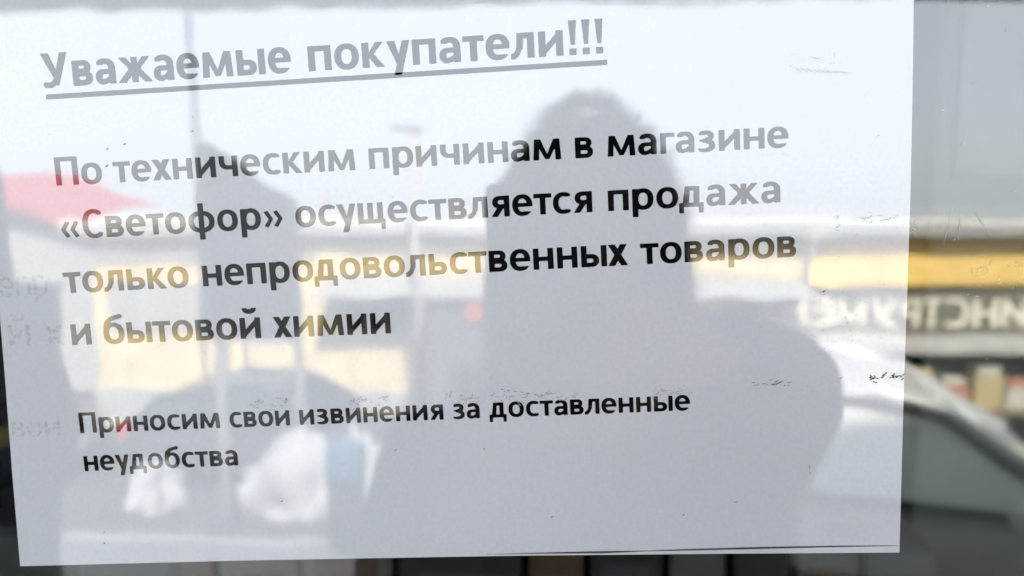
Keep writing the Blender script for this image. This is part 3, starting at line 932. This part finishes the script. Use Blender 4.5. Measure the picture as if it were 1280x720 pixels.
# ---- cars
def make_car(name, paint, label, pane="skypane"):
    t = thing(name, (0, 0, 0), label, "car")
    # side outlines along x (front = +x): (x, z_low, z_top of body at the belt)
    st_ = [(-2.05, .45, .78, .50), (-1.95, .30, .92, .66), (-1.5, .24, .98, .78), (-.9, .22, 1.00, .82), (0, .22, 1.00, .84), (.8, .22, .99, .84), (1.1, .22, .97, .83), (1.5, .24, .90, .80), (1.9, .28, .78, .70), (2.08, .38, .62, .52)]
    bm = bmesh.new()
    secs = []
    for x, zl, zt, hw in st_:
        secs.append([bm.verts.new((x, y, z)) for y, z in ((-hw * .92, zl), (-hw, zl + .12), (-hw * 1.02, (zl + zt) / 2), (-hw * .97, zt - .05), (-hw * .86, zt), (0, zt + .02), (hw * .86, zt), (hw * .97, zt - .05), (hw * 1.02, (zl + zt) / 2), (hw, zl + .12), (hw * .92, zl))])
    for a, b_ in zip(secs, secs[1:]):
        for k in range(len(a)):
            bm.faces.new((a[k], a[(k + 1) % len(a)], b_[(k + 1) % len(a)], b_[k]))
    bm.faces.new(secs[0]); bm.faces.new(secs[-1])
    body = obj("body", bm, paint, t, True)
    md = body.modifiers.new("smooth", 'SUBSURF'); md.levels = 2; md.render_levels = 2
    # cabin: glasshouse and roof
    cab = [(-1.75, 1.0), (-1.35, 1.40), (-.6, 1.52), (.1, 1.51), (.45, 1.44), (1.18, 1.0)]
    bm = bmesh.new()
    L_, R_ = [], []
    for x, z in cab:
        k = (z - 1.0) / .52
        hw = .82 - .20 * k
        L_.append(bm.verts.new((x, -hw, z))); R_.append(bm.verts.new((x, hw, z)))
    bm.faces.new(L_); bm.faces.new(R_[::-1])
    for i in range(len(cab) - 1):
        bm.faces.new((L_[i], L_[i + 1], R_[i + 1], R_[i]))
    bm.faces.new((L_[-1], L_[0], R_[0], R_[-1]))
    obj("cabin_glass", bm, M[pane], t)
    for sg_ in (-1, 1):
        bm = bmesh.new()
        tube(bm, [(x, sg_ * (.83 - .20 * (z - 1.0) / .52), z + .005) for x, z in cab], .035, 8)
        obj("roof_rail", bm, paint, t, True)
        bm = bmesh.new()
        tube(bm, [(x * .97, sg_ * (.848 - .20 * (z - 1.0) / .52), z - .035) for x, z in cab[1:]], .024, 8)
        obj("window_trim", bm, M["trim"], t, True)
        bm = bmesh.new()
        bx(bm, -1.6, 1.15, sg_ * .846 - .012, sg_ * .846 + .012, .985, 1.02, bev=.006)
        obj("window_trim", bm, M["trim"], t)
        bm = bmesh.new()
        tube(bm, [(-.35, sg_ * .835, 1.0), (-.33, sg_ * .64, 1.5)], .04, 8)
        obj("door_pillar", bm, paint, t, True)
        bm = bmesh.new()
        bx(bm, -.15, .05, sg_ * .855 - .02, sg_ * .855 + .02, .84, .87, bev=.008)
        obj("door_handle", bm, M["trim"], t)
        bm = bmesh.new()
        bx(bm, .70, .86, sg_ * .93 - .09, sg_ * .93 + .09, .98, 1.10, bev=.03)
        obj("side_mirror", bm, paint, t)
        bm = bmesh.new()
        bx(bm, -1.3, 1.2, sg_ * .865 - .015, sg_ * .865 + .015, .50, .57, bev=.01)
        obj("side_moulding", bm, M["trim"], t)
        bm = bmesh.new()
        bx(bm, 1.90, 2.04, sg_ * .52 - .16, sg_ * .52 + .16, .60, .74, bev=.03)
        obj("headlight", bm, M["lamp"], t)
        bm = bmesh.new()
        bx(bm, -2.06, -1.93, sg_ * .56 - .1, sg_ * .56 + .1, .72, .92, bev=.02)
        obj("tail_light", bm, M["redlamp"], t)
    bm = bmesh.new()
    rp = cab[1:5]
    q = []
    for x, z in rp:
        hw = .80 - .20 * (z - 1.0) / .52
        q.append([bm.verts.new((x, y, z + .012 + (.02 if abs(y) < hw else 0))) for y in (-hw, -hw * .5, 0, hw * .5, hw)])
    for a, b_ in zip(q, q[1:]):
        for k in range(4):
            bm.faces.new((a[k], a[k + 1], b_[k + 1], b_[k]))
    ro = obj("roof", bm, paint, t, True)
    so = ro.modifiers.new("thick", 'SOLIDIFY'); so.thickness = .01
    for x in (-1.28, 1.32):
        for sg_ in (-1, 1):
            bm = bmesh.new()
            tube(bm, [(x, sg_ * .70, .31), (x, sg_ * .86, .31)], .31, 28)
            wh = obj("wheel", bm, M["rubber"], t)
            bm = bmesh.new()
            tube(bm, [(x, sg_ * .855, .31), (x, sg_ * .875, .31)], [.20, .18], 20)
            obj("rim", bm, M["rim"], wh)
    return t
c1 = make_car("parked_car", M["silver"], "silver hatchback parked close to the porch, side on")
c1.location = (1.80, -4.35, 0)
c1.rotation_euler = (0, 0, R(15))
c2 = make_car("parked_car", M["graphite"], "dark grey hatchback parked nose towards the silver one", "carglass")
c2.location = (-4.2, -10.6, -1.6)
c2.rotation_euler = (0, 0, R(4))
c1["group"] = c2["group"] = "parked hatchbacks"
c3 = c2.copy()
C.objects.link(c3)
c3.location = (-8.9, -10.4, -1.6)
c3.rotation_euler = (0, 0, R(-3))
c3["label"] = "dark grey hatchback farthest along, beneath the red roofed house"
c2["label"] = "dark grey hatchback parked before the cream pavilion wall"
for ch in list(c2.children):
    q = ch.copy(); C.objects.link(q); q.parent = c3
    for g in ch.children:
        w_ = g.copy(); C.objects.link(w_); w_.parent = q
# old snow left beside the slope
def snow_heap(x, y, z, sx, sy, sz, seed, label):
    rg = random.Random(seed)
    bm = bmesh.new()
    bmesh.ops.create_icosphere(bm, subdivisions=4, radius=1)
    from mathutils import noise as nz
    for v in bm.verts:
        k = 1 + .55 * nz.noise(v.co * 1.9 + Vector((seed, 0, 0))) + .25 * nz.noise(v.co * 5 + Vector((0, seed, 0)))
        v.co = Vector((v.co.x * sx * k, v.co.y * sy * k, max(v.co.z, -.15) * sz * k))
    o = obj("snow_heap", bm, M["snow"], None, True)
    o.location = (x, y, z)
    return tag(o, label, "snow heap", "old snow heaps by the slope", "thing")
snow_heap(-2.25, -5.95, -.10, .50, .42, .55, 3, "largest old snow heap, beside the grey board's posts")
snow_heap(-3.45, -5.9, -.10, .20, .3, .36, 8, "narrow snow heap left of the largest one")
snow_heap(-1.62, -6.1, -.14, .16, .2, .62, 5, "small snow heap nearest the blue lidded bin")
# ---- people
def skin_obj(name, nodes, edges, m, parent, sub=1, root=0):
    me = bpy.data.meshes.new(name)
    me.from_pydata([n_[0] for n_ in nodes], edges, [])
    o = bpy.data.objects.new(name, me)
    C.objects.link(o)
    me.materials.append(m)
    if parent is not None:
        o.parent = parent
    sk = o.modifiers.new("skin", 'SKIN')
    sk.use_smooth_shade = True
    for i, n_ in enumerate(nodes):
        r_ = n_[1]
        me.skin_vertices[0].data[i].radius = r_ if isinstance(r_, tuple) else (r_, r_)
        me.skin_vertices[0].data[i].use_root = (i == root)
    sb_ = o.modifiers.new("sub", 'SUBSURF'); sb_.levels = sub; sb_.render_levels = sub + 1
    return o

def make_person(loc, rz, label, coat, elbowR, handR, elbowL, handL, wide=.20):
    """standing adult, facing +y, z = 0 at the soles; hooded winter coat"""
    N, E = [], []
    def n_(p, r, link=None):
        N.append((p, r))
        if link is not None:
            E.append((link, len(N) - 1))
        return len(N) - 1
    pel = n_((0, 0, .95), (.15, .11))
    wa = n_((0, 0, 1.10), (.14, .10), pel)
    ch = n_((0, 0, 1.32), (.16, .11), wa)
    nk = n_((0, 0, 1.47), (.06, .06), ch)
    n_((0, .015, 1.54), (.06, .065), nk)
    hd_ = n_((0, .03, 1.60), (.075, .09), len(N) - 1)
    n_((0, .02, 1.69), (.075, .09), hd_)
    n_((0, .01, 1.74), (.045, .055), len(N) - 1)
    arms = []
    for sx, el, ha in ((1, elbowR, handR), (-1, elbowL, handL)):
        sh = n_((sx * .18, 0, 1.36), .05, ch)
        e_ = n_(el, .042, sh)
        mid = tuple(a + (b_ - a) * .85 for a, b_ in zip(el, ha))
        wr = n_(mid, .028, e_)
        hn = n_(ha, (.038, .02), wr)
        d = (Vector(ha) - Vector(el)).normalized()
        sd = d.cross(Vector((0, 1, 0)))
        sd = sd.normalized() if sd.length > .1 else Vector((0, 0, 1))
        up = sd.cross(d).normalized()
        for k, ln in ((-1.5, .06), (-.5, .075), (.5, .08), (1.5, .072)):
            b0 = Vector(ha) + sd * k * .018 + d * .035
            f0 = n_(tuple(b0), .010, hn)
            f1 = n_(tuple(b0 + d * ln * .55 + up * .008), .009, f0)
            n_(tuple(b0 + d * ln * .85 + up * .03), .008, f1)
        t0 = n_(tuple(Vector(ha) + sd * .035 - d * .005 + up * .01), .011, hn)
        n_(tuple(Vector(ha) + sd * .05 + d * .03 + up * .025), .0095, t0)
        arms.append((sh, e_, wr))
    for sx in (1, -1):
        hp = n_((sx * .09, 0, .88), .085, pel)
        kn = n_((sx * .10, .02, .48), .058, hp)
        an = n_((sx * .11, 0, .09), .04, kn)
        n_((sx * .12, .14, .035), (.042, .03), an)
    body = skin_obj("person", N, E, M["skin"], None)
    body.location = loc
    body.rotation_euler = (0, 0, rz)
    tag(body, label, "person")
    # face features
    bm = bmesh.new()
    prism(bm, [(-.014, 1.585), (.014, 1.585), (.006, 1.635), (-.006, 1.635)], lambda x, z: Vector((x, .105, z)), lambda x, z: Vector((x * .6, .135 - (z - 1.585) * .5, z)))
    obj("nose", bm, M["skin"], body)
    for sx in (-1, 1):
        bm = bmesh.new()
        bmesh.ops.create_uvsphere(bm, u_segments=12, v_segments=8, radius=.013)
        bmesh.ops.translate(bm, verts=bm.verts[:], vec=(sx * .032, .098, 1.642))
        ey = obj("eye", bm, M["eyeball"], body, True)
        bm = bmesh.new()
        bmesh.ops.create_uvsphere(bm, u_segments=12, v_segments=8, radius=.0068)
        bmesh.ops.translate(bm, verts=bm.verts[:], vec=(sx * .032, .1055, 1.640))
        obj("iris", bm, M["hair"], ey, True)
        bm = bmesh.new()
        bx(bm, sx * .032 - .019, sx * .032 + .019, .088, .113, 1.649, 1.662, bev=.004)
        obj("eyelid", bm, M["skin"], body)
        bm = bmesh.new()
        bx(bm, sx * .034 - .02, sx * .034 + .02, .092, .112, 1.668, 1.674, bev=.002)
        obj("eyebrow", bm, M["hair"], body)
    obj("mouth", box(-.025, .025, .10, .112, 1.553, 1.562, bev=.003), M["redlamp"], body)
    # coat: torso and sleeves as one surface
    N2, E2 = [], []
    def c_(p, r, link=None):
        N2.append((p, r))
        if link is not None:
            E2.append((link, len(N2) - 1))
        return len(N2) - 1
    a0 = c_((0, 0, .98), (wide, .16))
    c_((0, 0, .70), (wide + .01, .17), a0)
    a1 = c_((0, 0, 1.15), (wide * .96, .155), a0)
    a2 = c_((0, 0, 1.30), (.205 + (wide - .20) * .5, .15), a1)
    c_((0, -.01, 1.44), (.11, .10), a2)
    for sx, el, ha in ((1, elbowR, handR), (-1, elbowL, handL)):
        s_ = c_((sx * .20, 0, 1.35), .085, a2)
        e_ = c_(el, .066, s_)
        c_(tuple(a + (b_ - a) * .8 for a, b_ in zip(el, ha)), .052, e_)
    skin_obj("coat", N2, E2, coat, body)
    # hood: an open shell round the head, peaked at the top
    bm = bmesh.new()
    prof = [(.128, 1.42), (.128, 1.48), (.128, 1.54), (.127, 1.60), (.119, 1.66), (.102, 1.712), (.073, 1.75), (.042, 1.775), (.015, 1.788)]
    rows_ = []
    for r_, z in prof:
        ring_ = []
        for k in range(15):
            a = R(48) + R(264) * k / 14 - R(0)
            ring_.append(bm.verts.new((r_ * math.sin(a), .02 + r_ * 1.1 * math.cos(a), z)))
        rows_.append(ring_)
    for q0, q1 in zip(rows_, rows_[1:]):
        for k in range(14):
            bm.faces.new((q0[k], q0[k + 1], q1[k + 1], q1[k]))
    bm.faces.new(rows_[-1])
    ho = obj("hood", bm, coat, body, True)
    so = ho.modifiers.new("thick", 'SOLIDIFY'); so.thickness = .012
    sb_ = ho.modifiers.new("sub", 'SUBSURF'); sb_.levels = 1; sb_.render_levels = 2
    # fur trim round the opening: many short tufts
    bm = bmesh.new()
    edge = [Vector((r_ * math.sin(R(48)), .02 + r_ * 1.1 * math.cos(R(48)), z)) for r_, z in prof]
    loop = edge + [Vector((-p.x, p.y, p.z)) for p in reversed(edge)]
    rg = random.Random(5)
    for p, q_ in zip(loop, loop[1:]):
        for k in range(230):
            b0 = p.lerp(q_, rg.random())
            out = Vector((b0.x * 1.4, .06, (b0.z - 1.60) * .8)).normalized() + Vector((rg.gauss(0, .4), rg.gauss(0, .4), rg.gauss(0, .4)))
            tip = b0 + out.normalized() * rg.uniform(.012, .034)
            s0 = Vector((rg.gauss(0, 1), rg.gauss(0, 1), rg.gauss(0, 1))).normalized() * .0013
            bm.faces.new([bm.verts.new(v) for v in (b0 - s0, b0 + s0, tip)])
    obj("fur_trim", bm, M["fur"], ho)
    # trousers and boots
    for sx in (1, -1):
        skin_obj("trouser_leg", [((sx * .09, 0, .92), .105), ((sx * .10, .02, .50), .082), ((sx * .11, 0, .16), .065)], [(0, 1), (1, 2)], M["jeans"], body)
        skin_obj("boot", [((sx * .11, 0, .20), .055), ((sx * .11, -.01, .06), (.05, .058)), ((sx * .12, .13, .045), (.05, .042)), ((sx * .12, .20, .035), (.035, .03))], [(0, 1), (1, 2), (2, 3)], M["trim"], body)
    return body
make_person((.045, -.66, .85), 0, "person in dark hooded coat photographing the notice with a raised phone", M["coat"],
            (.255, .05, 1.47), (.05, .29, 1.56), (-.22, .08, 1.20), (-.10, .29, 1.46), .285).scale = (.985, .985, .985)
make_person((-1.075, -1.0, .85), R(78), "bystander in grey hooded coat waiting on the porch", M["coat2"],
            (.30, .02, 1.12), (.27, .12, .88), (-.30, .02, 1.12), (-.27, .12, .88)).scale = (1.03, 1.03, 1.04)
ph = thing("smartphone", (-.004, -.262, 2.5), "black smartphone held upright by the photographing person", "phone")
obj("phone_body", box(-.0375, .0375, -.006, .004, -.145, .017, bev=.003), M["phone"], ph)
obj("lens_ring", tube(bmesh.new(), [(.004, .004, 0), (.004, .007, 0)], .009, 20), M["trim"], ph)
